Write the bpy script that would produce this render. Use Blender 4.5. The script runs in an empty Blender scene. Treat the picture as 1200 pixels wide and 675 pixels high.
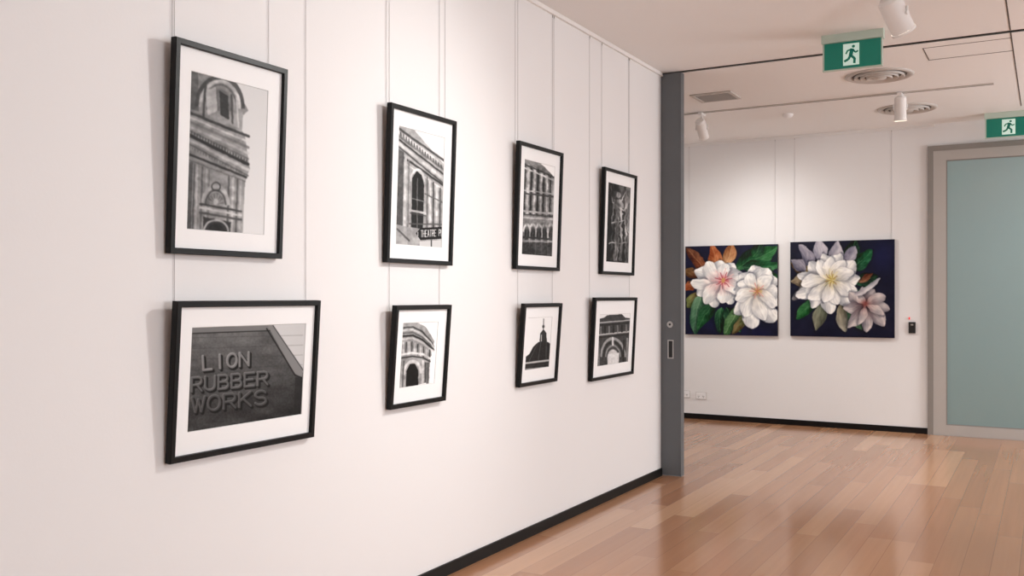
import bpy, math, random
import numpy as np
from mathutils import Vector, Matrix, Euler
random.seed(3)
scene = bpy.context.scene
try:
    scene.view_settings.view_transform = 'Standard'
    scene.view_settings.look = 'None'
except Exception:
    pass

# ------------------------------------------------------------------ dimensions (metres)
H = 3.14          # ceiling height
WL = -2.63        # left wall plane
YE = 6.98         # end of left wall
YF = 10.42        # far wall plane
XR, YB, XFL = 3.4, -2.6, -5.6

# ------------------------------------------------------------------ materials
def s2l(c):
    return tuple(((v/12.92) if v <= 0.04045 else ((v+0.055)/1.055)**2.4) for v in c)

def mat(name, col, rough=0.6, metal=0.0, spec=0.5, bump=0.0, bscale=60, var=0.0, emis=None, estr=0.0, coat=0.0, lin=False):
    m = bpy.data.materials.new(name); m.use_nodes = True
    nt = m.node_tree; b = nt.nodes['Principled BSDF']
    c = col if lin else s2l(col)
    b.inputs['Base Color'].default_value = (*c, 1)
    b.inputs['Roughness'].default_value = rough
    b.inputs['Metallic'].default_value = metal
    b.inputs['Specular IOR Level'].default_value = spec
    b.inputs['Coat Weight'].default_value = coat
    tc = nt.nodes.new('ShaderNodeTexCoord')
    nz = nt.nodes.new('ShaderNodeTexNoise'); nz.inputs['Scale'].default_value = bscale; nz.inputs['Detail'].default_value = 4
    nt.links.new(tc.outputs['Object'], nz.inputs['Vector'])
    if bump > 0:
        bp = nt.nodes.new('ShaderNodeBump'); bp.inputs['Strength'].default_value = bump; bp.inputs['Distance'].default_value = 0.002
        nt.links.new(nz.outputs['Fac'], bp.inputs['Height']); nt.links.new(bp.outputs['Normal'], b.inputs['Normal'])
    if var > 0:
        mx = nt.nodes.new('ShaderNodeMix'); mx.data_type = 'RGBA'
        nt.links.new(nz.outputs['Fac'], mx.inputs['Factor'])
        mx.inputs['A'].default_value = (*[v*(1-var) for v in c], 1)
        mx.inputs['B'].default_value = (*[min(1, v*(1+var)) for v in c], 1)
        nt.links.new(mx.outputs['Result'], b.inputs['Base Color'])
    if emis:
        b.inputs['Emission Color'].default_value = (*s2l(emis), 1); b.inputs['Emission Strength'].default_value = estr
    return m

M_wall = mat('wall_paint', (.91, .902, .90), .75, spec=.25, bump=.12, bscale=90)
M_wallf = mat('far_wall_paint', (.92, .915, .912), .75, spec=.25, bump=.12, bscale=90)
M_ceil = mat('ceiling_paint', (.955, .953, .95), .85, spec=.2, bump=.1, bscale=70)
M_black = mat('skirting_black', (.04, .035, .035), .5, spec=.25)
M_frame = mat('black_lacquer_frame', (.02, .02, .022), .4, spec=.22, var=.2, bscale=30)
M_mat = mat('mat_board', (.95, .95, .95), .8, spec=.2, bump=.05, bscale=200)
M_bevel = mat('mat_bevel', (.78, .78, .78), .8)
M_back = mat('frame_backing', (.35, .28, .2), .8, bump=.1)
M_white = mat('white_powdercoat', (.93, .92, .91), .4, var=.02)
M_lens = mat('lamp_lens', (1, .97, .9), .3, emis=(1, .95, .86), estr=3)
M_dark = mat('dark_recess', (.07, .07, .07), .5)
M_groove = mat('ceiling_groove', (.32, .29, .27), .8)
M_grey = mat('sliding_panel_grey', (.40, .41, .42), .5, spec=.3, var=.04, bscale=8)
M_steel = mat('brushed_steel', (.72, .71, .7), .3, metal=.9)
M_alu = mat('satin_aluminium', (.71, .69, .67), .42, metal=.12, var=.03, bscale=12)
M_alud = mat('aluminium_architrave', (.55, .53, .51), .45, metal=.12)
M_wire = mat('hanging_wire_nylon', (.76, .74, .74), .4)
M_plas = mat('white_plastic', (.95, .95, .95), .35)
M_vent = mat('grille_metal', (.78, .76, .74), .5)
M_ventd = mat('grille_shadow', (.40, .38, .36), .7)
M_green = mat('exit_green', (.01, .44, .37), .35, emis=(.02, .48, .40), estr=.15)
M_exitw = mat('exit_white', (.85, .95, .91), .35, emis=(.85, 1, .93), estr=.2)
M_hous = mat('exit_housing', (.74, .80, .75), .4)
M_canvas = mat('canvas_edge', (.07, .07, .13), .8, bump=.3, bscale=300)
M_red = mat('red_led', (.8, .1, .1), .4, emis=(1, .1, .05), estr=.5)

# frosted glass
M_glass = bpy.data.materials.new('frosted_glass'); M_glass.use_nodes = True
nt = M_glass.node_tree; b = nt.nodes['Principled BSDF']
tc = nt.nodes.new('ShaderNodeTexCoord'); sp = nt.nodes.new('ShaderNodeSeparateXYZ')
nt.links.new(tc.outputs['Generated'], sp.inputs[0])
cr = nt.nodes.new('ShaderNodeValToRGB')
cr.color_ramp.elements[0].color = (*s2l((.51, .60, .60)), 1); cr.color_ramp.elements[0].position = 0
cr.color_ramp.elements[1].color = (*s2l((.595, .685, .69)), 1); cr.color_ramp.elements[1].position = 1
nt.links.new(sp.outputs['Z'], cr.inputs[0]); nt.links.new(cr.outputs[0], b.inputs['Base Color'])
b.inputs['Roughness'].default_value = .12; b.inputs['Specular IOR Level'].default_value = .8

# timber floor: boards run along +Y
M_floor = bpy.data.materials.new('timber_floor'); M_floor.use_nodes = True
nt = M_floor.node_tree; N = nt.nodes; LK = nt.links; b = N['Principled BSDF']
def mth(op, a, bb=None, c=None):
    n = N.new('ShaderNodeMath'); n.operation = op
    for i, v in enumerate((a, bb, c)):
        if v is None: continue
        if isinstance(v, (int, float)): n.inputs[i].default_value = v
        else: LK.new(v, n.inputs[i])
    return n.outputs[0]
tc = N.new('ShaderNodeTexCoord'); sp = N.new('ShaderNodeSeparateXYZ'); LK.new(tc.outputs['Object'], sp.inputs[0])
BW, BL = .13, 1.8
xr = mth('DIVIDE', sp.outputs['X'], BW); row = mth('FLOOR', xr); fx = mth('FRACT', xr)
wn = N.new('ShaderNodeTexWhiteNoise'); wn.noise_dimensions = '1D'; LK.new(row, wn.inputs['W'])
yo = mth('ADD', mth('DIVIDE', sp.outputs['Y'], BL), mth('MULTIPLY', wn.outputs['Value'], 7.3))
pl = mth('FLOOR', yo); fy = mth('FRACT', yo)
cb = N.new('ShaderNodeCombineXYZ'); LK.new(row, cb.inputs[0]); LK.new(pl, cb.inputs[1])
wn2 = N.new('ShaderNodeTexWhiteNoise'); wn2.noise_dimensions = '2D'; LK.new(cb.outputs[0], wn2.inputs['Vector'])
cr = N.new('ShaderNodeValToRGB')
els = [(0, (.635, .45, .325)), (.3, (.665, .48, .35)), (.6, (.69, .505, .375)), (.85, (.72, .54, .405)), (1, (.77, .60, .465))]
e = cr.color_ramp.elements
e[0].position = 0; e[0].color = (*s2l(els[0][1]), 1); e[1].position = 1; e[1].color = (*s2l(els[-1][1]), 1)
for p, c in els[1:-1]:
    q = e.new(p); q.color = (*s2l(c), 1)
LK.new(wn2.outputs['Value'], cr.inputs[0])
cb2 = N.new('ShaderNodeCombineXYZ')
LK.new(mth('MULTIPLY', sp.outputs['X'], 30), cb2.inputs[0]); LK.new(mth('MULTIPLY', sp.outputs['Y'], .8), cb2.inputs[1])
LK.new(mth('MULTIPLY', wn2.outputs['Value'], 40), cb2.inputs[2])
gr = N.new('ShaderNodeTexNoise'); gr.inputs['Scale'].default_value = 1; gr.inputs['Detail'].default_value = 3
LK.new(cb2.outputs[0], gr.inputs['Vector'])
gv = mth('ADD', mth('MULTIPLY', gr.outputs['Fac'], .22), .89)
vm = N.new('ShaderNodeVectorMath'); vm.operation = 'SCALE'; LK.new(cr.outputs[0], vm.inputs[0]); LK.new(gv, vm.inputs['Scale'])
sx = mth('LESS_THAN', mth('MINIMUM', fx, mth('SUBTRACT', 1, fx)), .010)
sy = mth('LESS_THAN', mth('MINIMUM', fy, mth('SUBTRACT', 1, fy)), .0008)
seam = mth('MAXIMUM', sx, sy)
mx = N.new('ShaderNodeMix'); mx.data_type = 'RGBA'
LK.new(mth('MULTIPLY', seam, .5), mx.inputs['Factor']); LK.new(vm.outputs[0], mx.inputs['A']); mx.inputs['B'].default_value = (.10, .05, .03, 1)
LK.new(mx.outputs['Result'], b.inputs['Base Color'])
LK.new(mth('ADD', mth('MULTIPLY', gr.outputs['Fac'], .06), .13), b.inputs['Roughness'])
b.inputs['Specular IOR Level'].default_value = .6
bp = N.new('ShaderNodeBump'); bp.inputs['Strength'].default_value = .05; bp.inputs['Distance'].default_value = .001
LK.new(mth('SUBTRACT', gr.outputs['Fac'], seam), bp.inputs['Height']); LK.new(bp.outputs[0], b.inputs['Normal'])

def col_attr_mat(name, rough, bump=0):
    m = bpy.data.materials.new(name); m.use_nodes = True
    nt = m.node_tree; b = nt.nodes['Principled BSDF']
    a = nt.nodes.new('ShaderNodeAttribute'); a.attribute_name = 'Col'
    nt.links.new(a.outputs['Color'], b.inputs['Base Color'])
    b.inputs['Roughness'].default_value = rough; b.inputs['Specular IOR Level'].default_value = .2
    if bump:
        tc = nt.nodes.new('ShaderNodeTexCoord'); nz = nt.nodes.new('ShaderNodeTexNoise'); nz.inputs['Scale'].default_value = 60
        nt.links.new(tc.outputs['Object'], nz.inputs['Vector'])
        bp = nt.nodes.new('ShaderNodeBump'); bp.inputs['Strength'].default_value = bump; bp.inputs['Distance'].default_value = .002
        nt.links.new(nz.outputs['Fac'], bp.inputs['Height']); nt.links.new(bp.outputs[0], b.inputs['Normal'])
    return m
M_print = col_attr_mat('monochrome_print', .55)
M_paint = col_attr_mat('oil_paint', .5, .2)

# ------------------------------------------------------------------ mesh builder
class MB:
    def __init__(s): s.v = []; s.f = []; s.m = []; s.mats = []; s.sm = []
    def mi(s, m):
        if m not in s.mats: s.mats.append(m)
        return s.mats.index(m)
    def add(s, vs, fs, m, smooth=False):
        o = len(s.v); s.v += [tuple(v) for v in vs]; k = s.mi(m)
        for f in fs: s.f.append([o+i for i in f]); s.m.append(k); s.sm.append(smooth)
    def box(s, x0, x1, y0, y1, z0, z1, m):
        vs = [(x0,y0,z0),(x1,y0,z0),(x1,y1,z0),(x0,y1,z0),(x0,y0,z1),(x1,y0,z1),(x1,y1,z1),(x0,y1,z1)]
        s.add(vs, [(0,3,2,1),(4,5,6,7),(0,1,5,4),(1,2,6,5),(2,3,7,6),(3,0,4,7)], m)
    def cyl(s, p0, p1, r0, r1, m, n=24, caps=True):
        p0, p1 = Vector(p0), Vector(p1); d = (p1-p0).normalized()
        u = d.orthogonal().normalized(); w = d.cross(u)
        vs = []
        for p, r in ((p0, r0), (p1, r1)):
            for i in range(n):
                a = 2*math.pi*i/n; vs.append(p+u*math.cos(a)*r+w*math.sin(a)*r)
        s.add(vs, [(i, (i+1) % n, n+(i+1) % n, n+i) for i in range(n)], m, True)
        if caps:
            s.add(vs[:n], [tuple(reversed(range(n)))], m); s.add(vs[n:], [tuple(range(n))], m)
    def lathe(s, cx, cy, prof, m, n=48):
        vs = []
        for r, z in prof:
            for i in range(n):
                a = 2*math.pi*i/n; vs.append((cx+r*math.cos(a), cy+r*math.sin(a), z))
        fs = []
        for k in range(len(prof)-1):
            for i in range(n):
                fs.append((k*n+i, k*n+(i+1) % n, (k+1)*n+(i+1) % n, (k+1)*n+i))
        s.add(vs, fs, m, True)
    def ring(s, loops, m):   # loops of (x0,x1,z0,z1,y): mitred lofts facing -Y
        vs = []
        for x0, x1, z0, z1, y in loops: vs += [(x0,y,z0),(x1,y,z0),(x1,y,z1),(x0,y,z1)]
        fs = []
        for k in range(len(loops)-1):
            for i in range(4):
                fs.append((k*4+i, k*4+(i+1) % 4, (k+1)*4+(i+1) % 4, (k+1)*4+i))
        s.add(vs, fs, m)
    def obj(s, name, origin=(0, 0, 0), parent=None, bevel=0, rel=False):
        me = bpy.data.meshes.new(name)
        o = Vector(origin)
        me.from_pydata([tuple(Vector(v)-o) for v in s.v] if not rel else s.v, [], s.f)
        for m in s.mats: me.materials.append(m)
        me.polygons.foreach_set('material_index', s.m); me.polygons.foreach_set('use_smooth', s.sm)
        me.update()
        ob = bpy.data.objects.new(name, me); scene.collection.objects.link(ob)
        if parent is None: ob.location = o
        else:
            ob.parent = parent
            if not rel: ob.location = o - parent.location
        if bevel:
            bm = ob.modifiers.new('bevel', 'BEVEL'); bm.width = bevel; bm.segments = 2; bm.limit_method = 'ANGLE'
        return ob

def simple(name, x0, x1, y0, y1, z0, z1, m, bevel=0):
    b = MB(); b.box(x0, x1, y0, y1, z0, z1, m)
    return b.obj(name, ((x0+x1)/2, (y0+y1)/2, z0), bevel=bevel)

# ------------------------------------------------------------------ room shell
bfl = MB(); bfl.box(XFL-.2, XR+.2, YB-.2, YF+.2, -.1, 0, M_floor); bfl.obj('floor')
bc = MB(); bc.box(XFL-.2, XR+.2, YB-.2, YF+.2, H, H+.1, M_ceil); bc.obj('ceiling')
simple('wall_left', WL-.2, WL, YB, YE, 0, H, M_wall)
simple('wall_partition', XFL, WL-.2, YE-.2, YE, 0, H, M_wall)
simple('wall_back', WL-.2, XR+.2, YB-.2, YB, 0, H, M_wall)
simple('wall_side', XFL-.2, XFL, YE-.2, YF+.2, 0, H, M_wall)
# right wall with two unseen openings, added to bring in fill light
FILL_WIN = [(-.6, 5.2), (7.4, 9.9)]; WZ0, WZ1 = .85, 2.75
b = MB()
b.box(XR, XR+.2, YB, YF+.2, 0, WZ0, M_wall); b.box(XR, XR+.2, YB, YF+.2, WZ1, H, M_wall)
ys = [YB]+[v for w in FILL_WIN for v in w]+[YF+.2]
for i in range(0, len(ys), 2): b.box(XR, XR+.2, ys[i], ys[i+1], WZ0, WZ1, M_wall)
b.obj('wall_right', (XR, 4, 0))
for k, (ya, yb) in enumerate(FILL_WIN):
    b = MB()
    b.box(XR+.10, XR+.15, ya, yb, WZ0, WZ0+.05, M_alu); b.box(XR+.10, XR+.15, ya, yb, WZ1-.05, WZ1, M_alu)
    n = max(2, round((yb-ya)/1.3))
    for i in range(n+1):
        y = ya+(yb-ya-.05)*i/n; b.box(XR+.10, XR+.15, y, y+.05, WZ0+.05, WZ1-.05, M_alu)
    b.box(XR-.03, XR+.10, ya, yb, WZ0-.03, WZ0, M_white)
    ob = b.obj('fill_window_%d' % (k+1), (XR+.1, (ya+yb)/2, WZ0))
    ld = bpy.data.lights.new('fill_area', 'AREA'); ld.shape = 'RECTANGLE'; ld.size = WZ1-WZ0-.1; ld.size_y = yb-ya-.1  # area lamp set in the added opening as soft room fill
    ld.energy = (225, 130)[k]; ld.color = (.975, .985, 1)
    lo = bpy.data.objects.new('fill_area', ld); scene.collection.objects.link(lo); lo.parent = ob
    lo.location = (-.02, 0, (WZ1-WZ0)/2); lo.rotation_euler = Vector((-1, 0, 0)).to_track_quat('-Z', 'Y').to_euler()

DX0, DX1, DZ = -1.03, .38, 2.88
b = MB(); b.box(XFL, DX0, YF, YF+.2, 0, H, M_wallf); b.box(DX1, XR, YF, YF+.2, 0, H, M_wallf); b.box(DX0, DX1, YF, YF+.2, DZ, H, M_wallf)
b.obj('wall_far')
simple('baseboard_left', WL, WL+.012, YB, YE, 0, .06, M_black)
simple('baseboard_far', XFL, -1.067, YF-.012, YF, 0, .06, M_black)
simple('baseboard_right', XR-.012, XR, YB, YF, 0, .06, M_black)
simple('baseboard_back', WL+.012, XR-.012, YB, YB+.012, 0, .06, M_black)
# picture rails at the ceiling
b = MB(); b.box(WL, WL+.014, YB, YE, H-.028, H, M_white); b.box(WL+.014, WL+.018, YB, YE, H-.028, H-.020, M_white); b.obj('trim_1', (WL, 0, H-.028))
b = MB(); b.box(XFL, -1.0, YF-.014, YF, H-.028, H, M_white); b.box(XFL, -1.0, YF-.018, YF-.014, H-.028, H-.020, M_white); b.obj('trim_2', (-3, YF, H-.028))

# sliding partition panel with lock and flush pull
b = MB()
b.box(-3.5, -2.47, 6.985, 7.045, .008, H-.012, M_grey)
b.box(-2.475, -2.466, 6.98, 7.05, .008, H-.012, M_grey)
b.cyl((-2.555, 6.985, 1.18), (-2.555, 6.976, 1.18), .026, .024, M_steel)
b.cyl((-2.555, 6.976, 1.18), (-2.555, 6.974, 1.18), .009, .009, M_dark, 12)
b.ring([(-2.575, -2.527, .915, 1.06, 6.985), (-2.575, -2.527, .915, 1.06, 6.980), (-2.567, -2.535, .923, 1.052, 6.980), (-2.567, -2.535, .923, 1.052, 6.9845)], M_steel)
b.box(-2.567, -2.535, 6.983, 6.9852, .923, 1.052, M_dark)
b.obj('sliding_partition_panel', (-2.98, 7.0, 0.008))
b = MB(); b.box(-3.5, XR, 6.995, 7.03, H-.006, H, M_dark); b.obj('trim_3', (0, 7.0, H-.006))

# ------------------------------------------------------------------ ceiling details
b = MB()
b.box(-5.4, -.39, 8.638, 8.662, H-.012, H, M_vent); b.box(-5.4, -.39, 8.646, 8.654, H-.0125, H-.011, M_dark)
b.obj('lighting_track', (-3, 8.65, H-.012))
b = MB()
b.box(-.222, -.214, YB+.2, 6.98, H-.002, H, M_groove); b.box(-.222, -.214, 7.05, 9.8, H-.002, H, M_groove)
b.box(-.77, -.22, 7.19, 7.196, H-.002, H, M_groove); b.box(-.77, -.22, 7.57, 7.577, H-.002, H, M_groove); b.box(-.77, -.764, 7.19, 7.577, H-.002, H, M_groove)
b.obj('trim_4', (-.2, 5, H-.002))

def round_diffuser(x, y, R):
    b = MB()
    b.lathe(x, y, [(R, H), (R, H-.008), (R*.93, H-.016), (R*.80, H-.006), (R*.80, H-.001)], M_vent)
    for k, q in enumerate((.74, .56, .38)):
        b.lathe(x, y, [(R*q*.98, H-.004), (R*q, H-.020-.004*k), (R*(q-.03), H-.024-.004*k), (R*(q-.11), H-.008)], M_vent)
    b.lathe(x, y, [(R*.80, H-.0015), (0.001, H-.0015)], M_ventd)
    b.lathe(x, y, [(R*.22, H-.018), (R*.20, H-.03), (.001, H-.032)], M_vent)
    return b.obj('round_ceiling_diffuser', (x, y, H-.03))
round_diffuser(-1.16, 7.90, .255)
round_diffuser(-1.14, 9.42, .26)
b = MB()
b.box(-2.70, -2.34, 7.86, 7.89, H-.012, H, M_vent); b.box(-2.70, -2.34, 8.17, 8.20, H-.012, H, M_vent)
b.box(-2.70, -2.67, 7.89, 8.17, H-.012, H, M_vent); b.box(-2.37, -2.34, 7.89, 8.17, H-.012, H, M_vent)
b.box(-2.67, -2.37, 7.89, 8.17, H-.002, H-.001, M_ventd)
for i in range(9):
    y = 7.897+i*.031
    b.box(-2.67, -2.37, y, y+.010, H-.009, H-.004, M_vent)
b.obj('square_air_grille', (-2.52, 8.03, H-.012))
b = MB(); b.lathe(-2.17, 9.16, [(.05, H), (.05, H-.015), (.035, H-.032), (.001, H-.036)], M_plas, 32); b.obj('smoke_detector', (-2.17, 9.16, H-.036))

# ------------------------------------------------------------------ spotlights
def spotlight(x, y, aim, watts, size=70, blend=.6, drop=.10, L=.17, R=.048, rad=.05, col=(1, .98, .955)):
    c = Vector((x, y, H-drop-.03)); d = (Vector(aim)-c).normalized()
    b = MB()
    b.box(x-.018, x+.018, y-.06, y+.06, H-.035, H-.0125, M_white)
    b.cyl((x, y, H-.035), (x, y, c.z+.03), .010, .010, M_white, 12)
    side = d.cross(Vector((0, 0, 1))); side = side.normalized() if side.length > .05 else Vector((1, 0, 0))
    for sgn in (-1, 1):
        p = c+side*sgn*(R+.006)
        b.cyl(p-Vector((0, 0, .012)), p+Vector((0, 0, .036)), .006, .006, M_white, 8)
        b.cyl(c+side*sgn*R*.9, c+side*sgn*(R+.012), .012, .012, M_white, 12)
    b.cyl(c+side*(-(R+.008))+Vector((0, 0, .034)), c+side*(R+.008)+Vector((0, 0, .034)), .006, .006, M_white, 8)
    back, front = c-d*L*.5, c+d*L*.5
    b.cyl(back-d*.018, back, R*.72, R*.95, M_white)
    b.cyl(back, front, R, R, M_white, 28)
    b.cyl(front, front+d*.014, R*1.06, R*1.06, M_white, 28, caps=False)
    b.cyl(front+d*.001, front+d*.003, R*.88, R*.88, M_lens, 28)
    ob = b.obj('track_spotlight', (x, y, H-.03))
    ld = bpy.data.lights.new('spot_lamp', 'SPOT'); ld.energy = watts; ld.spot_size = math.radians(size); ld.spot_blend = blend
    ld.shadow_soft_size = rad; ld.color = col
    lo = bpy.data.objects.new('spot_lamp', ld); scene.collection.objects.link(lo)
    lo.parent = ob; lo.location = front+d*.03-Vector((x, y, H-.03)); lo.rotation_euler = d.to_track_quat('-Z', 'Y').to_euler()
    return ob
# gallery spots (the first throws the frames' shadows to the left)
spotlight(-.22, 4.9, (-2.63, 2.3, 1.0), 185, 95, 1.0, rad=.07)
spotlight(-.22, 3.2, (-2.63, 4.9, 1.0), 65, 95, 1.0, rad=.08)
spotlight(-.76, 5.80, (.1, 7.3, 0.9), 80, 80, 1, drop=.10, L=.19, R=.066, rad=.06)
# far room
spotlight(-1.10, 8.65, (-1.13, 8.85, 0), 65, 95, 1, drop=.11, L=.18)
spotlight(-2.85, 8.65, (-3.0, 10.42, 1.5), 52, 95, 1, drop=.13, L=.18, rad=.08)
spotlight(-3.12, 8.65, (-2.0, 10.42, 1.4), 52, 95, 1, drop=.13, L=.18, rad=.08)

def fill_downlight(x, y, watts, size=165):  # ceiling lamps added out of view to fill the rooms with light
    b = MB(); b.lathe(x, y, [(.09, H), (.09, H-.006), (.072, H-.008), (.066, H-.001)], M_white, 32); b.lathe(x, y, [(.066, H-.001), (.001, H-.001)], M_lens, 32)
    ob = b.obj('unseen_fill_downlight', (x, y, H-.008))
    ld = bpy.data.lights.new('fill_lamp', 'SPOT'); ld.energy = watts; ld.spot_size = math.radians(size); ld.spot_blend = .6
    ld.shadow_soft_size = .12; ld.color = (1, .985, .965)
    lo = bpy.data.objects.new('fill_lamp', ld); scene.collection.objects.link(lo); lo.parent = ob; lo.location = (0, 0, -.02)
for x, y, w in ((2.0, .8, 70), (.9, 3.2, 75), (1.1, 6.0, 90), (1.2, 9.2, 95), (-4.8, 8.0, 75)):
    fill_downlight(x, y, w)

# ------------------------------------------------------------------ exit signs
def exit_sign(x0, x1, y, ztop, h):
    b = MB(); cx = (x0+x1)/2; w = x1-x0
    b.box(x0-.012, x1+.012, y-.035, y+.035, ztop-.055, ztop, M_hous)
    b.box(x0-.008, x1+.004, y-.014, y+.014, ztop-.055-h-.008, ztop-.055, M_hous)
    zt = ztop-.058; zb = zt-h+.002
    for sgn in (-1, 1):
        yy = y+sgn*.0150
        def q(pts, m, e):
            vs = [(cx+(px)*w, yy+sgn*e, zb+pz*h) for px, pz in pts]
            b.add(vs, [tuple(range(len(vs)))], m)
        q([(-.49, 0), (.49, 0), (.49, 1), (-.49, 1)], M_green, 0)
        q([(-.16, .10), (.12, .10), (.12, .92), (-.16, .92)], M_exitw, .0006)
        def limb(p, r, t=.045):
            (ax, az), (bx, bz) = p, r
            dx, dz = (bx-ax)*w, (bz-az)*h; l = math.hypot(dx, dz); nx, nz = -dz/l*t*h, dx/l*t*h
            q([(ax+nx/w, az+nz/h), (bx+nx/w, bz+nz/h), (bx-nx/w, bz-nz/h), (ax-nx/w, az-nz/h)], M_green, .0012)
        q([(.02+.028*math.cos(a*math.pi/5), .80+.055*math.sin(a*math.pi/5)) for a in range(10)], M_green, .0012)
        limb((.0, .72), (-.03, .46), .07); limb((-.03, .48), (.04, .34)); limb((.04, .36), (.035, .16))
        limb((-.03, .48), (-.07, .32)); limb((-.07, .33), (-.14, .26)); limb((.0, .70), (.06, .56), .03); limb((.06, .57), (.10, .62), .03)
        limb((-.01, .70), (-.08, .66), .03); limb((-.08, .67), (-.11, .54), .03)
    b.obj('exit_sign', (cx, y, ztop-.055))
exit_sign(-1.31, -.945, 6.55, H, .175)
exit_sign(-.52, -.12, 10.08, H, .175)

# ------------------------------------------------------------------ glass door
de = bpy.data.objects.new('door_1', None); scene.collection.objects.link(de); de.location = (-.33, YF, 0)
b = MB()
b.ring([(-1.065, .415, -.3, 2.915, YF), (-1.065, .415, -.3, 2.915, YF-.035), (-1.012, .362, -.3, 2.862, YF-.035), (-1.012, .362, -.3, 2.862, YF-.005)], M_alud)
for v in range(len(b.v)):
    if b.v[v][2] < 0: b.v[v] = (b.v[v][0], b.v[v][1], 0.0)
b.obj('architrave', (-.33, YF, 0), parent=de)
b = MB()
b.ring([(-1.012, .362, 0.0, 2.862, YF+.10), (-1.012, .362, 0.0, 2.862, YF-.028), (-.895, .245, .105, 2.765, YF-.028), (-.895, .245, .105, 2.765, YF+.02)], M_alu)
b.ring([(-.895, .245, .105, 2.765, YF-.022), (-.885, .235, .115, 2.755, YF-.022), (-.885, .235, .115, 2.755, YF)], M_alud)
b.obj('door_leaf_frame', (-.33, YF, 0), parent=de)
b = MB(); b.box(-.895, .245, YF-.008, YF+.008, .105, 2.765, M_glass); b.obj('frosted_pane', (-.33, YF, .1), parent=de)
b = MB(); b.cyl((.15, YF-.07, .8), (.15, YF-.07, 1.4), .013, .013, M_steel); b.cyl((.15, YF-.07, .87), (.15, YF-.008, .87), .009, .009, M_steel); b.cyl((.15, YF-.07, 1.33), (.15, YF-.008, 1.33), .009, .009, M_steel)
b.obj('pull_handle', (.15, YF-.05, .8), parent=de)

# card reader, sockets
b = MB(); b.box(-1.245, -1.18, YF-.022, YF, 1.02, 1.135, M_dark); b.box(-1.225, -1.2, YF-.024, YF-.021, 1.10, 1.115, M_steel); b.box(-1.245, -1.235, YF-.012, YF, 1.16, 1.185, M_red)
b.obj('card_reader', (-1.21, YF, 1.02), bevel=.003)
for x, z in ((-3.635, .275), (-3.44, .265)):
    b = MB(); b.box(x-.064, x+.064, YF-.004, YF, z-.042, z+.042, M_vent); b.box(x-.058, x+.058, YF-.011, YF-.004, z-.036, z+.036, M_plas)
    for s in (-.028, .028):
        b.box(x+s-.009, x+s+.009, YF-.014, YF-.010, z+.012, z+.028, M_plas)
        b.box(x+s-.008, x+s-.004, YF-.0115, YF-.0105, z-.012, z, M_dark); b.box(x+s+.004, x+s+.008, YF-.0115, YF-.0105, z-.012, z, M_dark)
        b.box(x+s-.002, x+s+.002, YF-.0115, YF-.0105, z-.024, z-.014, M_dark)
    b.obj('power_socket', (x, YF, z-.036))

# ------------------------------------------------------------------ artwork drawing
def arc(cx, cy, rx, ry, a0, a1, n=8):
    pts = [(cx+rx*math.cos(math.radians(a0+(a1-a0)*i/n)), cy+ry*math.sin(math.radians(a0+(a1-a0)*i/n))) for i in range(n+1)]
    return [(*p, *q) for p, q in zip(pts[:-1], pts[1:])]
GL_ = {'L': [(0,0,0,6),(0,6,3.6,6)], 'I': [(2,0,2,6)], 'O': arc(2,3,2.1,3,0,360,20),
       'N': [(0,6,0,0),(0,0,4,6),(4,6,4,0)], 'R': [(0,6,0,0),(0,0,2.4,0),(0,3.2,2.4,3.2),(2,3.2,4,6)]+arc(2.4,1.6,1.5,1.6,-90,90),
       'U': [(0,0,0,4),(4,0,4,4)]+arc(2,4,2,2,0,180), 'B': [(0,0,0,6),(0,0,2.3,0),(0,2.9,2.5,2.9),(0,6,2.5,6)]+arc(2.3,1.45,1.4,1.45,-90,90)+arc(2.5,4.45,1.5,1.55,-90,90),
       'E': [(0,0,0,6),(0,0,3.8,0),(0,3,3.3,3),(0,6,3.8,6)], 'W': [(-.2,0,1,6),(1,6,2,1),(2,1,3,6),(3,6,4.2,0)], 'K': [(0,0,0,6),(3.8,0,0,3.6),(1.3,2.6,4,6)],
       'S': arc(2,1.55,1.8,1.5,-25,-270,10)+arc(2,4.5,1.9,1.5,-90,155,10), 'T': [(0,0,4,0),(2,0,2,6)], 'H': [(0,0,0,6),(4,0,4,6),(0,3,4,3)],
       'A': [(0,6,2,0),(2,0,4,6),(.8,4,3.2,4)], 'P': [(0,6,0,0),(0,0,2.4,0),(0,3.2,2.4,3.2)]+arc(2.4,1.6,1.5,1.6,-90,90)}
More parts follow.
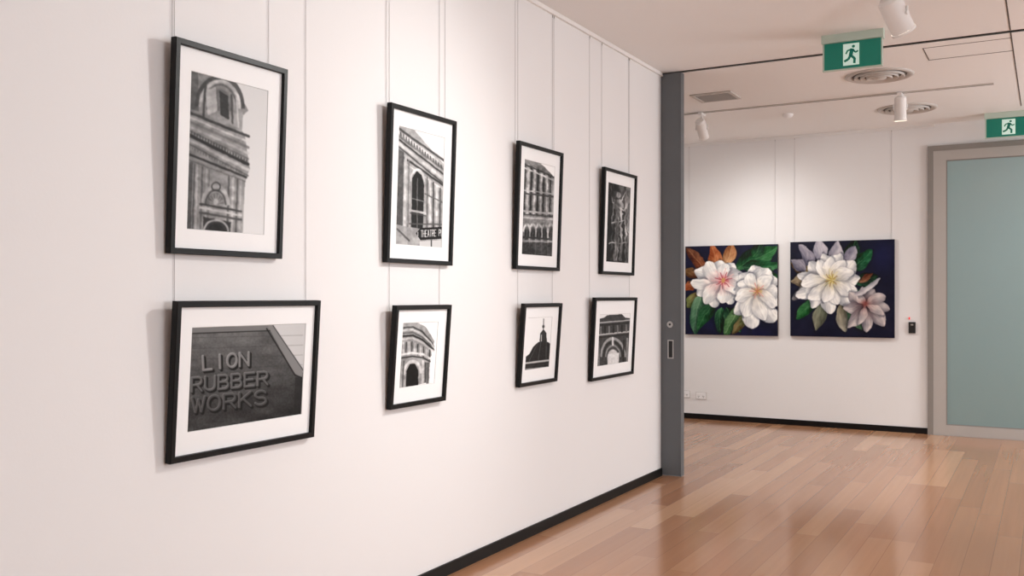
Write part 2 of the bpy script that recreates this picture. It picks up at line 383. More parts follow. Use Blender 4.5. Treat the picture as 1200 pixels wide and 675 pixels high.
class Art:
    """flat drawing surface; the drawing is sketched in an arbitrary quad that is rectified to the sheet"""
    def __init__(s, quad, nx, ny, bg, warp=0):
        src = [(0, 0), (1, 0), (1, 1), (0, 1)]
        A = []; B = []
        for (u, v), (x, y) in zip(src, quad):
            A.append([u, v, 1, 0, 0, 0, -u*x, -v*x]); B.append(x)
            A.append([0, 0, 0, u, v, 1, -u*y, -v*y]); B.append(y)
        h = np.linalg.solve(np.array(A, float), np.array(B, float))
        U, V = np.meshgrid(np.linspace(0, 1, nx+1), np.linspace(0, 1, ny+1))
        w = h[6]*U+h[7]*V+1
        s.X = (h[0]*U+h[1]*V+h[2])/w; s.Y = (h[3]*U+h[4]*V+h[5])/w
        s.X0, s.Y0 = s.X, s.Y
        s.U, s.V = U, V; s.nx, s.ny = nx, ny
        if warp:
            wx = s.noise(5, 101)+.4*s.noise(2, 102)-.7; wy = s.noise(5, 103)+.4*s.noise(2, 104)-.7
            s.X = s.X+warp*wx; s.Y = s.Y+warp*wy
        s.C = np.ones(U.shape+(3,))*np.array(s.c(bg))
    def unwarp(s): s.X, s.Y = s.X0, s.Y0
    def c(s, v): return (v, v, v) if isinstance(v, (int, float)) else v
    def put(s, m, v):
        m = m[..., None]; s.C = s.C*(1-m)+np.array(s.c(v))*m
    def pm(s, pts):
        ins = np.zeros(s.X.shape, bool); n = len(pts)
        for i in range(n):
            x1, y1 = pts[i]; x2, y2 = pts[(i+1) % n]
            ins ^= ((y1 > s.Y) != (y2 > s.Y)) & (s.X < (x2-x1)*(s.Y-y1)/(y2-y1+1e-9)+x1)
        return ins.astype(float)
    def P(s, pts, v, a=1): s.put(s.pm(pts)*a, v)
    def L(s, x1, y1, x2, y2, w, v, a=1):
        dx, dy = x2-x1, y2-y1; l2 = dx*dx+dy*dy+1e-9
        t = np.clip(((s.X-x1)*dx+(s.Y-y1)*dy)/l2, 0, 1)
        d = np.hypot(s.X-x1-t*dx, s.Y-y1-t*dy)
        s.put(np.clip((w/2+.3-d)/.6, 0, 1)*a, v)
    def E(s, cx, cy, rx, ry, v, a=1, top=False):
        d = np.hypot((s.X-cx)/rx, (s.Y-cy)/ry); m = np.clip((1-d)*min(rx, ry)+.3, 0, 1)
        if top: m = m*(s.Y < cy)
        s.put(m*a, v)
    def G(s, cx, cy, rx, ry, v, a=1):
        s.put(np.exp(-(((s.X-cx)/rx)**2+((s.Y-cy)/ry)**2))*a, v)
    def R(s, cx, cy, rx, ry, w, v, top=False, a=1):
        d = np.abs(np.hypot((s.X-cx)/rx, (s.Y-cy)/ry)-1)*min(rx, ry)
        m = np.clip((w/2+.3-d)/.6, 0, 1)
        if top: m = m*(s.Y < cy)
        s.put(m*a, v)
    def noise(s, sc, seed, sx=1, sy=1, X=None, Y=None):
        X = s.X if X is None else X; Y = s.Y if Y is None else Y
        r = np.random.RandomState(seed); g = r.rand(64, 64)
        x = (X*sx/sc) % 63; y = (Y*sy/sc) % 63
        xi = x.astype(int); yi = y.astype(int); fx = x-xi; fy = y-yi
        fx = fx*fx*(3-2*fx); fy = fy*fy*(3-2*fy)
        xj = np.minimum(xi+1, 63); yj = np.minimum(yi+1, 63)
        return (g[yi, xi]*(1-fx)+g[yi, xj]*fx)*(1-fy)+(g[yj, xi]*(1-fx)+g[yj, xj]*fx)*fy
    def tex(s, amp, sc=3, seed=1, mask=None, sx=1, sy=1):
        n = (s.noise(sc, seed, sx, sy)-.5)*.65+(s.noise(sc*.45, seed+7, sx, sy)-.5)*.35
        m = 1 if mask is None else mask[..., None]
        s.C = np.clip(s.C+2*amp*n[..., None]*m, 0.01, 1)
    def shade(s, amp, sc, seed, mask, sx=1, sy=1):
        n = s.noise(sc, seed, sx, sy)*.6+s.noise(sc*.5, seed+3, sx, sy)*.4
        k = np.clip((n-.3)/.4, 0, 1)
        s.C = s.C*(1-(amp*(1-k)*mask)[..., None])
    def contrast(s, k): s.C = np.clip(.5+(s.C-.5)*k, .015, .97)
    def blur(s, k=1):
        for _ in range(k):
            P = np.pad(s.C, ((1, 1), (1, 1), (0, 0)), 'edge')
            s.C = (P[1:-1, 1:-1]*4+(P[:-2, 1:-1]+P[2:, 1:-1]+P[1:-1, :-2]+P[1:-1, 2:])*2+P[:-2, :-2]+P[2:, 2:]+P[:-2, 2:]+P[2:, :-2])/16
    def petal(s, x, y, ang, ln, wd, c0, c1, edge=None, seed=0, bend=0.0, p=.8, sh=.16, vein=None, blunt=.5, ew=.5):
        a = math.radians(ang); dx, dy = math.cos(a), -math.sin(a)
        t = ((s.X-x)*dx+(s.Y-y)*dy)/ln; o = (-(s.X-x)*dy+(s.Y-y)*dx)
        tt = np.clip(t, 0, 1); o = o-bend*wd*np.sin(tt*math.pi)
        wob = 1+.14*np.sin(t*7+seed)*(1 if seed % 2 else -1)
        hw = wd*wob*np.sin(math.pi*np.clip(tt**p, 0, 1))**blunt+1e-6
        shm = np.clip((1-np.abs(o-1.2)/(hw+2.2))*2, 0, 1)*((t > .05) & (t < 1.06))*.4
        s.C = s.C*(1-shm[..., None]*np.array((.9, .87, .78)))
        q = np.abs(o)/hw
        m = np.clip((1-q)*hw*1.4, 0, 1)*((t > 0) & (t < 1))
        st = (s.noise(1.3, seed+11, X=o*1.3+50, Y=t*9+20)-.5)*.13+(s.noise(5, seed+17)-.5)*.12
        side = -sh*np.clip(.35+o/hw*(1 if seed % 2 else -1), 0, 1)
        k = (np.clip(tt*1.5, 0, 1)**.8)[..., None]
        col = np.array(c0)*(1-k)+np.array(c1)*k
        col = col+(st+side)[..., None]*np.array((1.05, 1, .88))
        e = np.clip((q-.84)/.16, 0, 1)[..., None]*ew
        ec = np.array(edge if edge is not None else tuple(v*.6 for v in c1))
        col = col*(1-e)+ec*e
        if vein is not None:
            vm_ = (np.clip(1.0-np.abs(o)/.6, 0, 1)*(tt < .92))[..., None]*.55
            vb = (np.clip(1-np.abs(((tt*ln-np.abs(o)*.9) % 4.5)-2.2)/.7, 0, 1)*(q < .85))[..., None]*.18
            col = col*(1-vb)+np.array(vein)*vb
            col = col*(1-vm_)+np.array(vein)*vm_
        s.C = s.C*(1-m[..., None])+np.clip(col, 0.01, 1)*m[..., None]
    def text(s, st, quad, w, v, dx=0, dy=0):
        tot = len(st)*5.4-1.4; (ax, ay), (bx, by), (cx, cy), (ex, ey) = quad
        def mp(u, vv):
            return ((ax*(1-u)+bx*u)*(1-vv)+(ex*(1-u)+cx*u)*vv+dx, (ay*(1-u)+by*u)*(1-vv)+(ey*(1-u)+cy*u)*vv+dy)
        for i, ch in enumerate(st):
            for x1, y1, x2, y2 in GL_.get(ch, []):
                p = mp((i*5.4+x1)/tot, y1/6); r = mp((i*5.4+x2)/tot, y2/6); s.L(*p, *r, w, v)
    def mesh(s, name, x0, x1, z0, z1, y, m, parent):
        nx, ny = s.nx, s.ny
        C = s.C.copy()
        xs = x0+(x1-x0)*s.U; zs = z1-(z1-z0)*s.V
        vs = np.stack([xs, np.full_like(xs, y), zs], -1).reshape(-1, 3)
        idx = np.arange((nx+1)*(ny+1)).reshape(ny+1, nx+1)
        fs = np.stack([idx[:-1, :-1], idx[1:, :-1], idx[1:, 1:], idx[:-1, 1:]], -1).reshape(-1, 4)
        me = bpy.data.meshes.new(name)
        me.vertices.add(len(vs)); me.vertices.foreach_set('co', vs.ravel())
        me.loops.add(fs.size); me.loops.foreach_set('vertex_index', fs.ravel().astype(np.int32))
        me.polygons.add(len(fs)); me.polygons.foreach_set('loop_start', np.arange(0, fs.size, 4, dtype=np.int32))
        try: me.polygons.foreach_set('loop_total', np.full(len(fs), 4, dtype=np.int32))
        except Exception: pass
        me.update(calc_edges=True)
        C = np.clip(C, 0, 1); lin = np.where(C <= .04045, C/12.92, ((C+.055)/1.055)**2.4)
        rgba = np.concatenate([lin.reshape(-1, 3), np.ones((len(vs), 1))], 1).astype(np.float32)
        at = me.color_attributes.new('Col', 'FLOAT_COLOR', 'POINT'); at.data.foreach_set('color', rgba.ravel())
        me.materials.append(m)
        ob = bpy.data.objects.new(name, me); scene.collection.objects.link(ob); ob.parent = parent
        return ob

# --- print 1 : clock-tower arch and cornices
a1 = Art([(223, 82), (313, 101), (311, 275), (221, 269)], 200, 300, .86, warp=.7)
a1.C *= (0.95+.09*a1.V)[..., None]
bl = [(220, 82), (238, 84), (258, 89), (272, 97), (282, 110), (290, 126), (284, 132), (283, 150), (287, 158), (293, 196), (288, 212), (285, 276), (218, 275)]
a1.P(bl, .64); mk = a1.pm(bl)
a1.P([(220, 82), (231, 84), (233, 130), (220, 126)], .42)
a1.R(257, 124, 27, 36, 4, .28, True); a1.R(257, 124, 23, 31, 3, .84, True); a1.R(257, 124, 19, 27, 1.6, .42, True)
a1.E(257, 128, 16, 26, .5, top=True); a1.P([(240, 104), (252, 100), (254, 128), (243, 134)], .86); a1.P([(256, 104), (266, 110), (268, 138), (258, 133)], .15)
a1.L(240, 98, 238, 138, 2.6, .28); a1.L(270, 108, 272, 142, 2.2, .3); a1.L(276, 112, 279, 146, 2, .82)
for k, (w, v) in enumerate([(3, .2), (2.4, .84), (3, .5), (3, .78), (2, .46), (3.6, .12), (3.4, .84), (2, .42)]):
    y = 130+k*5.2; a1.L(218, y, 291, y+27+k*1.5, w, v)
for k in range(22):
    x = 222+k*3.2; a1.L(x, 152+k*1.6, x, 154.5+k*1.6, 1.3, .28)
    a1.L(x+1, 171.5+k*1.5, x+1, 173+k*1.5, 1, .4)
a1.P([(221, 178), (288, 205), (286, 276), (218, 275)], .68)
a1.L(221, 180, 289, 206, 2.6, .16); a1.L(221, 187, 288, 211, 1.2, .48)
for x, w, v in [(225, 4, .42), (229, 1, .3), (232, 2.4, .86), (238, 2, .45), (243, 1.6, .82), (246, 1, .5), (269, 2.5, .4), (274, 2.8, .86), (279, 2.4, .42), (283, 2, .78)]:
    a1.L(x, 190+(x-221)*.33, x-1, 275, w, v)
a1.R(254, 240, 15, 22, 3.4, .84, True); a1.R(254, 240, 11.5, 17.5, 1.6, .34, True); a1.E(254, 239, 10, 14, .5, top=True)
for k in range(7):
    an = math.radians(200+k*23); a1.L(254, 239, 254+9*math.cos(an), 239+12*math.sin(an), .8, .72)
a1.E(254, 236, 3, 4, .78)
a1.R(254, 218, 5, 5, 1.4, .26); a1.L(236, 239, 284, 247, 2.4, .24); a1.L(236, 243, 284, 252, 2.4, .86); a1.L(236, 249, 284, 257, 2.4, .34)
a1.P([(240, 254), (272, 260), (271, 276), (240, 274)], .2); a1.R(255, 272, 14, 14, 2.4, .8, True); a1.E(255, 274, 10, 12, .1, top=True)
sh = np.clip((a1.X-222)/70, 0, 1); a1.C *= (1-mk*.2*(1-sh))[..., None]
a1.shade(.22, 9, 12, mk, sy=1.4); a1.tex(.05, 2.2, 3, mk); a1.blur(2)

# --- print 2 : theatre facade + street sign
a2 = Art([(467, 147), (521, 158), (518, 290), (464, 286)], 230, 330, .93, warp=.5)
a2.C *= (0.97+.04*a2.V)[..., None]
bl = [(464, 140), (482, 148), (520, 190), (522, 200), (520, 295), (460, 292)]
a2.P(bl, .74); mk = a2.pm(bl)
for k, (w, v) in enumerate([(2.6, .3), (2.6, .88), (2.4, .5), (2, .24), (3, .86), (2, .34)]):
    a2.L(466, 150+k*4.2, 521, 186+k*5.6, w, v)
for k in range(16):
    x = 469+k*3.2; a2.L(x, 155+k*2.4, x+.5, 158.5+k*2.4, 1.1, .26)
a2.P([(464, 176), (521, 216), (519, 292), (462, 290)], .70)
a2.L(464, 178, 521, 216, 2.2, .22); a2.L(464, 184, 521, 221, 1.4, .88)
a2.P([(464, 172), (473, 178), (472, 290), (462, 288)], .36)
a2.L(475, 182, 474, 288, 3, .86); a2.L(479, 186, 478, 288, 1.4, .5)
a2.P([(483, 208), (488, 199), (494, 204), (497, 216), (496, 268), (482, 266)], .10); a2.R(489, 212, 8, 14, 2, .88, True)
a2.L(489, 208, 489, 266, .8, .55); a2.L(483, 232, 496, 235, 1.2, .6); a2.L(481, 246, 499, 249, 2.6, .82); a2.L(481, 249, 499, 252, 1.2, .3)
for x, w, v in [(500.5, 1.6, .42), (504, 2.6, .9), (508, 1.8, .26), (512, 2.6, .88), (516, 1.8, .34), (519, 1.6, .82)]:
    a2.L(x, 206+(x-500)*.8, x, 266, w, v)
a2.L(498, 226, 520, 236, 1.4, .4); a2.L(480, 262, 520, 262, 1.6, .36)
a2.P([(462, 262), (480, 266), (478, 292), (460, 290)], .72); a2.L(466, 268, 480, 282, 2, .36)
a2.shade(.2, 8, 12, mk, sx=1.5); a2.tex(.05, 2, 9, mk); a2.blur(2)
a2.unwarp()
a2.P([(487.5, 273), (493, 266.5), (521.5, 264.6), (521.5, 279), (493, 281)], .04)
a2.text('THEATRE PL', [(493.5, 269.6), (519.5, 268.0), (519.5, 275.4), (493.5, 277.4)], .55, .97)
a2.L(490, 271.5, 490, 276, .7, .9)
a2.P([(492, 282.5), (520, 280.5), (520, 294), (492, 292)], .8); a2.L(506, 281, 506, 292, 1.6, .3)

# --- print 3 : colonnade
a3 = Art([(613, 184), (650, 193), (647, 300), (611, 298)], 140, 280, .92, warp=.8)
bl = [(610, 180), (632, 188), (650, 206), (652, 305), (608, 302)]
a3.P(bl, .55); mk = a3.pm(bl)
for k, (x, w, v) in enumerate([(614, 2.4, .26), (618, 3, .82), (622, 2.2, .12), (626, 2.5, .86), (630, 2.6, .1), (634, 2, .78), (637, 2, .16), (641, 2, .82), (645, 2, .16), (649, 2, .76)]):
    a3.L(x, 190+(x-613)*.45, x-1, 250, w, v)
for k, (y, w, v) in enumerate([(190, 2, .26), (194, 2, .88), (222, 1.6, .78), (226, 2, .3), (247, 2.4, .84), (251, 1.6, .26), (255, 2, .78)]):
    a3.L(611, y, 650, y+(16 if k < 2 else 6-k*.8), w, v)
for k in range(5):
    x = 617+k*7.2; a3.R(x, 272, 4, 9, 1.4, .84, True); a3.E(x, 274, 2.8, 8, .12); a3.L(x+3.6, 264, x+3.2, 300, 1.4, .76); a3.L(x, 262, x, 300, .8, .5)
a3.L(611, 278, 648, 280, 2, .24); a3.L(611, 282, 648, 283, 1.3, .76)
a3.P([(610, 284), (648, 284), (647, 302), (610, 302)], .13, .7)
a3.shade(.28, 7, 14, mk); a3.tex(.10, 1.8, 21, mk); a3.blur(2); a3.contrast(1.1)

# --- print 4 : statue in shadow
a4 = Art([(711, 210), (737, 216), (733, 308), (709, 307)], 110, 260, .34, warp=2.5)
a4.P([(708, 205), (716, 210), (714, 310), (706, 310)], .10); a4.P([(731, 212), (738, 214), (734, 310), (729, 310)], .72)
a4.P([(717, 210), (724, 208), (723, 222), (718, 222)], .16)
a4.E(722, 226, 2.8, 4.2, .82); a4.P([(717, 232), (727, 231), (730, 250), (727, 262), (728, 306), (716, 306), (718, 270), (715, 256)], .70)
for x, w, v in [(718, 1.6, .18), (721.5, .8, .45), (724, 1.4, .16), (728.5, 2, .10), (733, 1.3, .35)]:
    a4.L(x, 244, x-1.5, 306, w, v)
a4.L(716, 236, 730, 246, 2, .86); a4.L(727, 232, 733, 216, 1.6, .82); a4.L(712, 286, 734, 284, 1.6, .8)
a4.L(716, 262, 730, 258, 1.6, .86); a4.L(714, 214, 715, 236, 1.2, .55)
a4.shade(.5, 6, 44, np.ones(a4.X.shape), sy=.4); a4.tex(.14, 2.2, 33, sy=.5); a4.blur(2); a4.contrast(1.15)

# --- print 5 : LION RUBBER WORKS
a5 = Art([(225, 384), (355, 377), (352, 484), (221, 505)], 300, 240, .84)
a5.C *= (1.04-.12*a5.U)[..., None]
wl = [(215, 385), (315, 380), (353, 434), (356, 484), (352, 490), (215, 510)]
mk = a5.pm(wl)
a5.P(wl, .27)
g = np.clip((a5.Y-385)/110, 0, 1)
gx = np.clip((a5.X-222)/125, 0, 1)
a5.C = a5.C*(1-mk[..., None])+a5.C*(1.6-.85*g-.25*gx)[..., None]*mk[..., None]
a5.tex(.05, 1.6, 41, mk); a5.tex(.09, 12, 47, mk, sx=.5)
for k in range(9):
    a5.L(221, 396+k*12.5, 352, 391+k*11.5, .6, .12, .3)
a5.P([(225, 384), (316, 380), (319, 386), (225, 391)], .46); a5.L(225, 391, 318, 386, 1.1, .1)
a5.P([(311, 381), (317, 380), (353, 432), (352, 440), (343, 436)], .50); a5.L(310, 384, 344, 438, 1.4, .08); a5.L(344, 438, 352, 441, 1.4, .1)
a5.L(317, 380, 354, 433, .9, .15)
a5.P([(344, 440), (352, 441), (352, 486), (343, 488)], .10, .6)
T = [('LION', [(238, 417), (290, 412), (290, 427), (239, 433)], 2.8), ('RUBBER', [(226, 442), (312, 434), (312, 449), (226, 458)], 2.6), ('WORKS', [(227, 465), (311, 456), (311, 472), (227, 482)], 2.8)]
for i, (t, q, w) in enumerate(T):
    a5.text(t, q, w+.8, .04, 1.5, 1.7); a5.text(t, q, w+.2, .06, .8, .9)
for i, (t, q, w) in enumerate(T):
    v = (.48, .35, .28)[i]
    a5.text(t, q, w*.85, v+.16, -.3, -.5); a5.text(t, q, w*.7, v, .1, .1)
a5.blur(1)

# --- print 6 : curved corner building
a6 = Art([(470, 378), (511, 381), (507, 452), (467, 455)], 170, 230, .94, warp=.5)
bl = [(466, 376), (488, 380), (497, 386), (503, 396), (507, 404), (505, 410), (503, 414), (504, 420), (501, 424), (501, 450), (466, 458)]
mk = a6.pm(bl); a6.P(bl, .66)
def curve(art, pts, w, v):
    for p, q in zip(pts[:-1], pts[1:]): art.L(*p, *q, w, v)
for k, (w, v) in enumerate([(1.8, .28), (2, .86), (1.6, .45), (2, .18), (2.2, .84)]):
    o = k*3.4; curve(a6, [(468, 384+o), (482, 384+o), (493, 391+o*.95), (502, 402+o*.75), (506, 410+o*.4)], w, v)
for k in range(10):
    x = 471+k*3.4; y = 402+max(0, k-3)*1.9; a6.L(x, y, x, y+12, 1.4, .26 if k % 2 else .84)
curve(a6, [(468, 416), (482, 415), (494, 418), (503, 424)], 2.4, .88); curve(a6, [(468, 420), (482, 419), (494, 422), (502, 427)], 1.8, .26)
a6.R(482, 440, 10, 15, 2.6, .86, True); a6.P([(475, 455), (475, 436), (479, 428), (485, 428), (489, 436), (489, 455)], .07)
a6.L(472, 424, 471, 456, 1.6, .38); a6.L(494, 426, 494, 451, 2.4, .86); a6.L(497, 428, 497, 450, 1.4, .3)
a6.P([(498, 428), (502, 428), (501, 452), (498, 452)], .42)
a6.shade(.2, 6, 12, mk); a6.tex(.05, 1.8, 55, mk); a6.blur(2); a6.contrast(1.1)

# --- print 7 : dome
a7 = Art([(617, 373), (644, 373), (641, 431), (614, 435)], 120, 180, .95, warp=.4)
a7.L(634.5, 375, 634.5, 392, .8, .2); a7.E(634.5, 384, 1.4, 2, .15)
a7.P([(631, 392), (634.5, 387), (638, 392), (638.5, 402), (630.5, 402)], .16); a7.L(632.5, 394, 632.5, 401, 1, .75)
bl = [(612, 422), (619, 416), (623, 408), (629, 402), (636, 401), (641, 403), (645, 408), (645, 436), (612, 440)]
mk = a7.pm(bl); a7.P(bl, .10)
for q in [(628, 404, 619, 424), (632, 402, 629, 424), (638, 402, 638, 422)]: a7.L(*q, .7, .30)
a7.L(613, 427, 644, 423, 2.2, .72); a7.L(613, 431, 644, 427, 1.6, .15); a7.L(614, 434, 642, 431, 2, .5)
a7.tex(.05, 1.6, 61, mk); a7.blur(1)

# --- print 8 : arched gable
a8 = Art([(703, 372), (739, 371), (735, 426), (699, 432)], 180, 180, .88, warp=.4)
bl = [(699, 378), (708, 376), (712, 373), (729, 372), (733, 376), (740, 377), (738, 430), (697, 436)]
mk = a8.pm(bl); a8.P(bl, .24)
a8.L(700, 382, 739, 379, 1.6, .66); a8.L(700, 385, 739, 382, 1.6, .12); a8.L(700, 396, 738, 392, 1.8, .7); a8.L(700, 399, 738, 395, 1.5, .12)
for k in range(7):
    x = 704+k*5; a8.L(x, 387-k*.4, x, 394-k*.4, 1.8, .1 if k % 2 else .46)
a8.R(718, 421, 14, 21, 2.2, .60, True); a8.R(718, 421, 11, 17, 1.5, .14, True); a8.R(718, 421, 8.5, 13, 1.5, .54, True)
a8.E(718, 423, 7, 11, .78); a8.P([(712, 418), (725, 416), (724, 432), (711, 434)], .82)
a8.L(718, 399, 718, 407, 2.2, .8); a8.L(701, 404, 701, 432, 2, .5); a8.L(735, 400, 734, 428, 2, .5); a8.L(731, 402, 730, 428, 1.4, .1)
a8.tex(.07, 1.8, 71, mk); a8.blur(1); a8.contrast(1.1)

# --- magnolia painting A
W1 = (.97, .96, .94); WS = (.80, .79, .80); CR = (.88, .83, .72); GD = (.05, .19, .12); GL = (.20, .44, .24); OR = (.68, .38, .22); BR = (.42, .24, .15); GY = (.56, .55, .57)
NV = (.05, .055, .15)
VG = (.46, .64, .42)
m1 = Art([(803, 289), (910, 286), (912, 393), (803, 392)], 270, 270, NV, warp=1.2)
m1.tex(.035, 9, 81); m1.C[..., 2] = np.clip(m1.C[..., 2]+.06*m1.noise(14, 5), 0, 1)
m1.G(906, 300, 14, 14, (.04, .14, .12), .6)
for (x, y, an, ln, wd, c0, c1, vn) in [
    (828, 322, 128, 40, 8, OR, BR, (.8,.58,.42)), (838, 316, 98, 32, 8, (.78,.52,.34), OR, (.88,.7,.52)), (848, 312, 70, 30, 8, (.84,.68,.50), (.68,.46,.30), (.92,.8,.62)), (818, 324, 160, 20, 6, (.5,.3,.2), (.44,.32,.18), None),
    (862, 316, 46, 42, 9, GL, GD, VG), (874, 306, 25, 42, 9, (.14,.36,.22), GL, VG), (870, 312, 4, 46, 9, GD, (.22,.45,.28), VG), (882, 300, 62, 20, 7, GL, GD, VG), (896, 318, 335, 20, 7, GD, (.14,.36,.2), VG),
    (822, 344, 225, 24, 8, (.55,.4,.24), (.42,.46,.25), (.65,.6,.4)), (822, 344, 262, 50, 9, (.42,.56,.44), (.24,.42,.30), (.66,.78,.64)), (838, 354, 238, 40, 8, GD, (.16,.38,.22), VG), (846, 360, 268, 32, 7, (.22,.44,.28), GD, VG), (852, 360, 300, 34, 8, GD, (.20,.42,.26), VG),
    (872, 356, 240, 44, 9, (.50,.60,.42), (.30,.46,.28), (.72,.8,.6)), (884, 364, 228, 38, 7, GL, (.46,.38,.24), VG), (814, 334, 200, 14, 6, (.52,.32,.22), OR, None)]:
    m1.petal(x, y, an, ln, wd, c0, c1, seed=int(x), bend=.25, vein=vn, blunt=.75)
for an, ln, wd, sh in [(158, 36, 10, .2), (205, 34, 11, .25), (100, 27, 10, .2), (248, 31, 11, .28), (60, 26, 10, .22), (292, 27, 10, .28), (20, 27, 10, .28), (180, 38, 8, .1), (228, 33, 9, .14), (130, 31, 10, .14), (80, 23, 8, .1), (270, 24, 8, .12), (330, 22, 9, .2)]:
    m1.petal(847, 331, an, ln, wd, (.88, .68, .67), W1, edge=GY, seed=an, bend=.28*(1 if (an//5) % 2 else -1), p=1.25, sh=sh, blunt=.55)
m1.G(848, 328, 6, 6, (.88, .52, .52), .5)
for k in range(22):
    an = k*16.4*math.pi/180; r = 6+4*((k*7) % 3)
    m1.L(848+2*math.cos(an), 328-2*math.sin(an), 848+r*math.cos(an), 328-r*math.sin(an), .8, ((.76, .30, .34), (.62, .16, .22), (.92, .72, .70))[k % 3], .85)
m1.E(848, 328, 2.2, 3, (.80, .60, .38))
for an, ln, wd, sh in [(100, 30, 11, .25), (140, 28, 11, .25), (180, 26, 11, .3), (65, 29, 11, .2), (28, 27, 11, .25), (225, 38, 12, .3), (262, 45, 12, .2), (300, 42, 12, .28), (335, 32, 11, .22), (0, 25, 10, .2), (160, 25, 8, .1), (244, 34, 9, .1), (284, 36, 9, .1), (118, 23, 8, .1), (46, 23, 8, .12), (203, 28, 8, .14), (318, 28, 8, .1)]:
    m1.petal(888, 340, an, ln, wd, (.84, .80, .74), W1, edge=(.56, .56, .60), seed=an+3, bend=-.28*(1 if (an//5) % 2 else -1), p=1.25, sh=sh, blunt=.55)
m1.G(888, 340, 5, 5, (.80, .62, .48), .6)
for k in range(16):
    an = k*22.5*math.pi/180; r = 5+2.2*(k % 3)
    m1.L(888, 340, 888+r*math.cos(an), 340-r*math.sin(an), .8, ((.72, .58, .24), (.55, .30, .20), (.86, .50, .44))[k % 3], .8)
m1.blur(1)

# --- magnolia painting B
m2 = Art([(926, 284), (1048, 280), (1048, 396), (926, 394)], 280, 270, NV, warp=1.4)
m2.tex(.035, 10, 83); m2.G(1034, 300, 16, 20, (.09, .11, .30), .6)
for (x, y, an, ln, wd, c0, c1, vn) in [
    (950, 322, 150, 28, 8, (.60,.52,.32), (.42,.32,.20), (.74,.66,.45)), (950, 330, 180, 24, 7, (.5,.42,.34), (.58,.52,.42), None), (952, 338, 208, 28, 7, (.3,.3,.3), (.50,.48,.48), None),
    (986, 318, 66, 42, 10, GL, GD, VG), (996, 314, 40, 34, 10, GD, (.10,.36,.22), VG), (1000, 330, 14, 30, 8, (.12,.33,.22), GD, VG), (1004, 340, 340, 24, 6, (.16,.36,.24), GD, None),
    (1006, 330, 30, 20, 4, (.58,.42,.32), BR, None), (968, 354, 250, 36, 8, (.40,.44,.36), (.50,.50,.42), None), (960, 350, 222, 36, 8, GD, GL, VG), (986, 356, 278, 34, 8, (.52,.49,.38), (.58,.56,.5), None), (994, 358, 300, 34, 7, GD, (.28,.40,.30), VG),
    (952, 312, 122, 30, 8, (.50,.48,.54), (.62,.60,.64), None), (962, 308, 98, 28, 8, (.64,.62,.66), (.78,.76,.79), None), (976, 308, 78, 27, 8, (.56,.54,.58), (.74,.72,.75), None), (986, 312, 56, 29, 8, (.48,.46,.52), (.65,.63,.68), None), (944, 318, 142, 22, 7, (.44,.42,.48), (.58,.56,.60), None)]:
    m2.petal(x, y, an, ln, wd, c0, c1, seed=int(x), bend=.2, vein=vn, blunt=.65)
for an, ln, wd, sh in [(108, 32, 10, .25), (70, 33, 10, .25), (142, 34, 10, .28), (38, 36, 10, .25), (172, 40, 10, .26), (5, 34, 10, .3), (204, 46, 11, .2), (336, 33, 10, .3), (236, 40, 10, .28), (268, 40, 11, .22), (302, 38, 10, .28), (188, 36, 8, .08), (220, 36, 8, .1), (124, 28, 8, .1), (90, 27, 8, .1), (54, 28, 8, .12), (285, 30, 8, .1), (320, 28, 8, .1), (20, 28, 8, .14), (252, 28, 7, .1)]:
    m2.petal(974, 328, an, ln, wd, (.82, .78, .68), W1, edge=(.50, .50, .54), seed=an+9, bend=.3*(1 if (an//5) % 2 else -1), p=1.2, sh=sh, blunt=.58)
m2.G(974, 328, 6, 7, (.82, .74, .5), .6)
for k in range(18):
    an = k*20*math.pi/180; r = 5+2.5*(k % 3)
    m2.L(974, 328, 974+r*math.cos(an), 327-r*1.2*math.sin(an), .9, ((.78, .70, .30), (.56, .42, .18), (.90, .86, .66))[k % 3], .8)
for an, ln, wd, sh in [(60, 22, 6, .2), (100, 22, 6, .25), (145, 24, 6, .25), (188, 27, 7, .3), (232, 34, 8, .25), (272, 32, 8, .3), (312, 34, 8, .25), (348, 29, 7, .3), (22, 26, 7, .25), (252, 25, 5, .1), (332, 25, 5, .1), (120, 18, 5, .1)]:
    m2.petal(1014, 357, an, ln, wd, (.64, .50, .48), (.80, .76, .75), edge=(.38, .34, .38), seed=an+5, bend=-.3, p=1.15, sh=sh, blunt=.62)
m2.G(1014, 356, 4, 4, (.50, .22, .20), .8)
m2.petal(1002, 346, 35, 36, 4, (.78, .75, .76), WS, seed=4, bend=.4)
m2.blur(1)

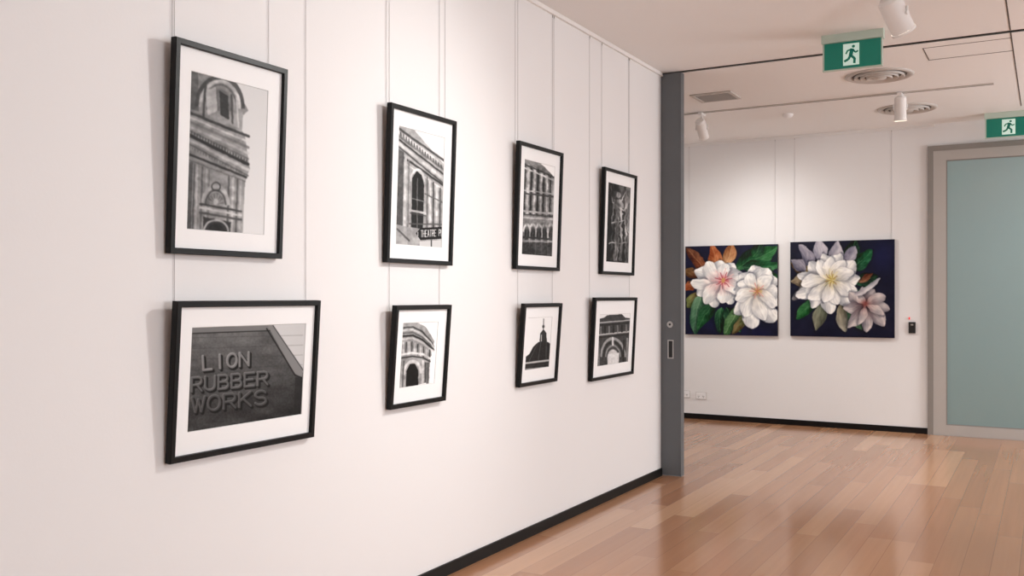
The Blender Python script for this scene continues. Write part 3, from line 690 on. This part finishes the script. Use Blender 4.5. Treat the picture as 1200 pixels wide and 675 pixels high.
# ------------------------------------------------------------------ framed photographs on the left wall (with their hanging wires)
def framed(y0, y1, z0, z1, lean, art, ml, mr, mb, mt, wires):
    Wd, Hh = y1-y0, z1-z0
    e = bpy.data.objects.new('framed_photograph', None); scene.collection.objects.link(e)
    e.empty_display_size = .1
    e.location = (WL+.006, y0, z0); e.rotation_euler = (math.asin(lean/Hh), 0, math.radians(90))
    M = Matrix.Translation(e.location) @ Euler(e.rotation_euler).to_matrix().to_4x4()
    t, D = .021, .026
    b = MB()
    b.ring([(0, Wd, 0, Hh, 0), (0, Wd, 0, Hh, -D+.002), (.002, Wd-.002, .002, Hh-.002, -D), (t-.002, Wd-t+.002, t-.002, Hh-t+.002, -D), (t, Wd-t, t, Hh-t, -D+.002), (t, Wd-t, t, Hh-t, -.008)], M_frame)
    b.obj('frame_moulding', parent=e, rel=True)
    b = MB(); b.box(.004, Wd-.004, -.004, -.001, .004, Hh-.004, M_back)
    b.obj('backing_board', parent=e, rel=True)
    b = MB()
    b.ring([(t-.004, Wd-t+.004, t-.004, Hh-t+.004, -.012), (ml, Wd-mr, mb, Hh-mt, -.012)], M_mat)
    b.ring([(ml, Wd-mr, mb, Hh-mt, -.012), (ml+.002, Wd-mr-.002, mb+.002, Hh-mt-.002, -.0102)], M_bevel)
    b.obj('mat_board', parent=e, rel=True)
    art.mesh('photo_print', ml, Wd-mr, mb, Hh-mt, -.0101, M_print, e)
    b = MB()
    for y in wires:
        x = WL+.004
        b.cyl((x, y, H-.024), (x, y, z1-.12), .0011, .0011, M_wire, 6)
        b.cyl((x+.002, y, H-.045), (x+.002, y, H-.03), .003, .003, M_steel, 8)
    w = b.obj('hanging_wires', (0, 0, 0)); w.parent = e; w.matrix_parent_inverse = M.inverted()
F = [(2.22, 2.762, 1.546, 2.282, .030, a1, .080, .090, .088, .098, (2.252, 2.715)),
     (3.431, 3.973, 1.553, 2.275, .026, a2, .080, .084, .086, .092, (3.462, 3.945)),
     (4.621, 5.169, 1.553, 2.273, .026, a3, .085, .085, .086, .092, (4.66, 5.14)),
     (5.795, 6.362, 1.548, 2.266, .024, a4, .090, .085, .086, .092, (5.85, 6.32)),
     (2.22, 2.946, .828, 1.385, .036, a5, .080, .068, .098, .092, (2.262, 2.925)),
     (3.457, 3.912, .884, 1.360, .036, a6, .076, .092, .092, .082, (3.485, 3.895)),
     (4.66, 5.135, .884, 1.360, .036, a7, .075, .100, .092, .082, (4.69, 5.12)),
     (5.628, 6.350, .841, 1.392, .030, a8, .110, .085, .092, .112, (5.655, 6.335))]
for f in F: framed(*f)

def canvas(x0, x1, z0, z1, art, wires):
    e = bpy.data.objects.new('magnolia_painting', None); scene.collection.objects.link(e); e.location = (x0, YF-.004, z0)
    w, h = x1-x0, z1-z0
    b = MB(); b.ring([(0.02, w-.02, .02, h-.02, 0), (0, w, 0, h, 0), (0, w, 0, h, -.034), (.0, w-.0, .0, h-.0, -.0345)], M_canvas); b.obj('stretched_canvas', parent=e, rel=True)
    art.mesh('painted_face', 0, w, 0, h, -.0345, M_paint, e)
    b = MB()
    for x in wires:
        b.cyl((x, YF-.0025, H-.024), (x, YF-.0025, 1.8), .0013, .0013, M_wire, 6); b.cyl((x, YF-.004, H-.045), (x, YF-.004, H-.03), .003, .003, M_steel, 8)
    b.obj('hanging_wires', (x0, YF, 1.8), parent=e)
canvas(-3.616, -2.571, .963, 1.967, m1, (-3.58, -2.605))
canvas(-2.432, -1.379, .968, 1.984, m2, (-2.395, -1.41))

# ------------------------------------------------------------------ world + camera
w = bpy.data.worlds.new('World'); scene.world = w; w.use_nodes = True
w.node_tree.nodes['Background'].inputs[0].default_value = (.75, .85, 1, 1); w.node_tree.nodes['Background'].inputs[1].default_value = 1.0
cd = bpy.data.cameras.new('camera'); cam = bpy.data.objects.new('camera', cd); scene.collection.objects.link(cam)
cam.location = (0, 0, 1.4); cam.rotation_euler = (math.radians(90), 0, math.radians(29.6))
cd.sensor_width = 36; cd.lens = 33.21; cd.shift_y = .0079; cd.clip_start = .05
scene.camera = cam
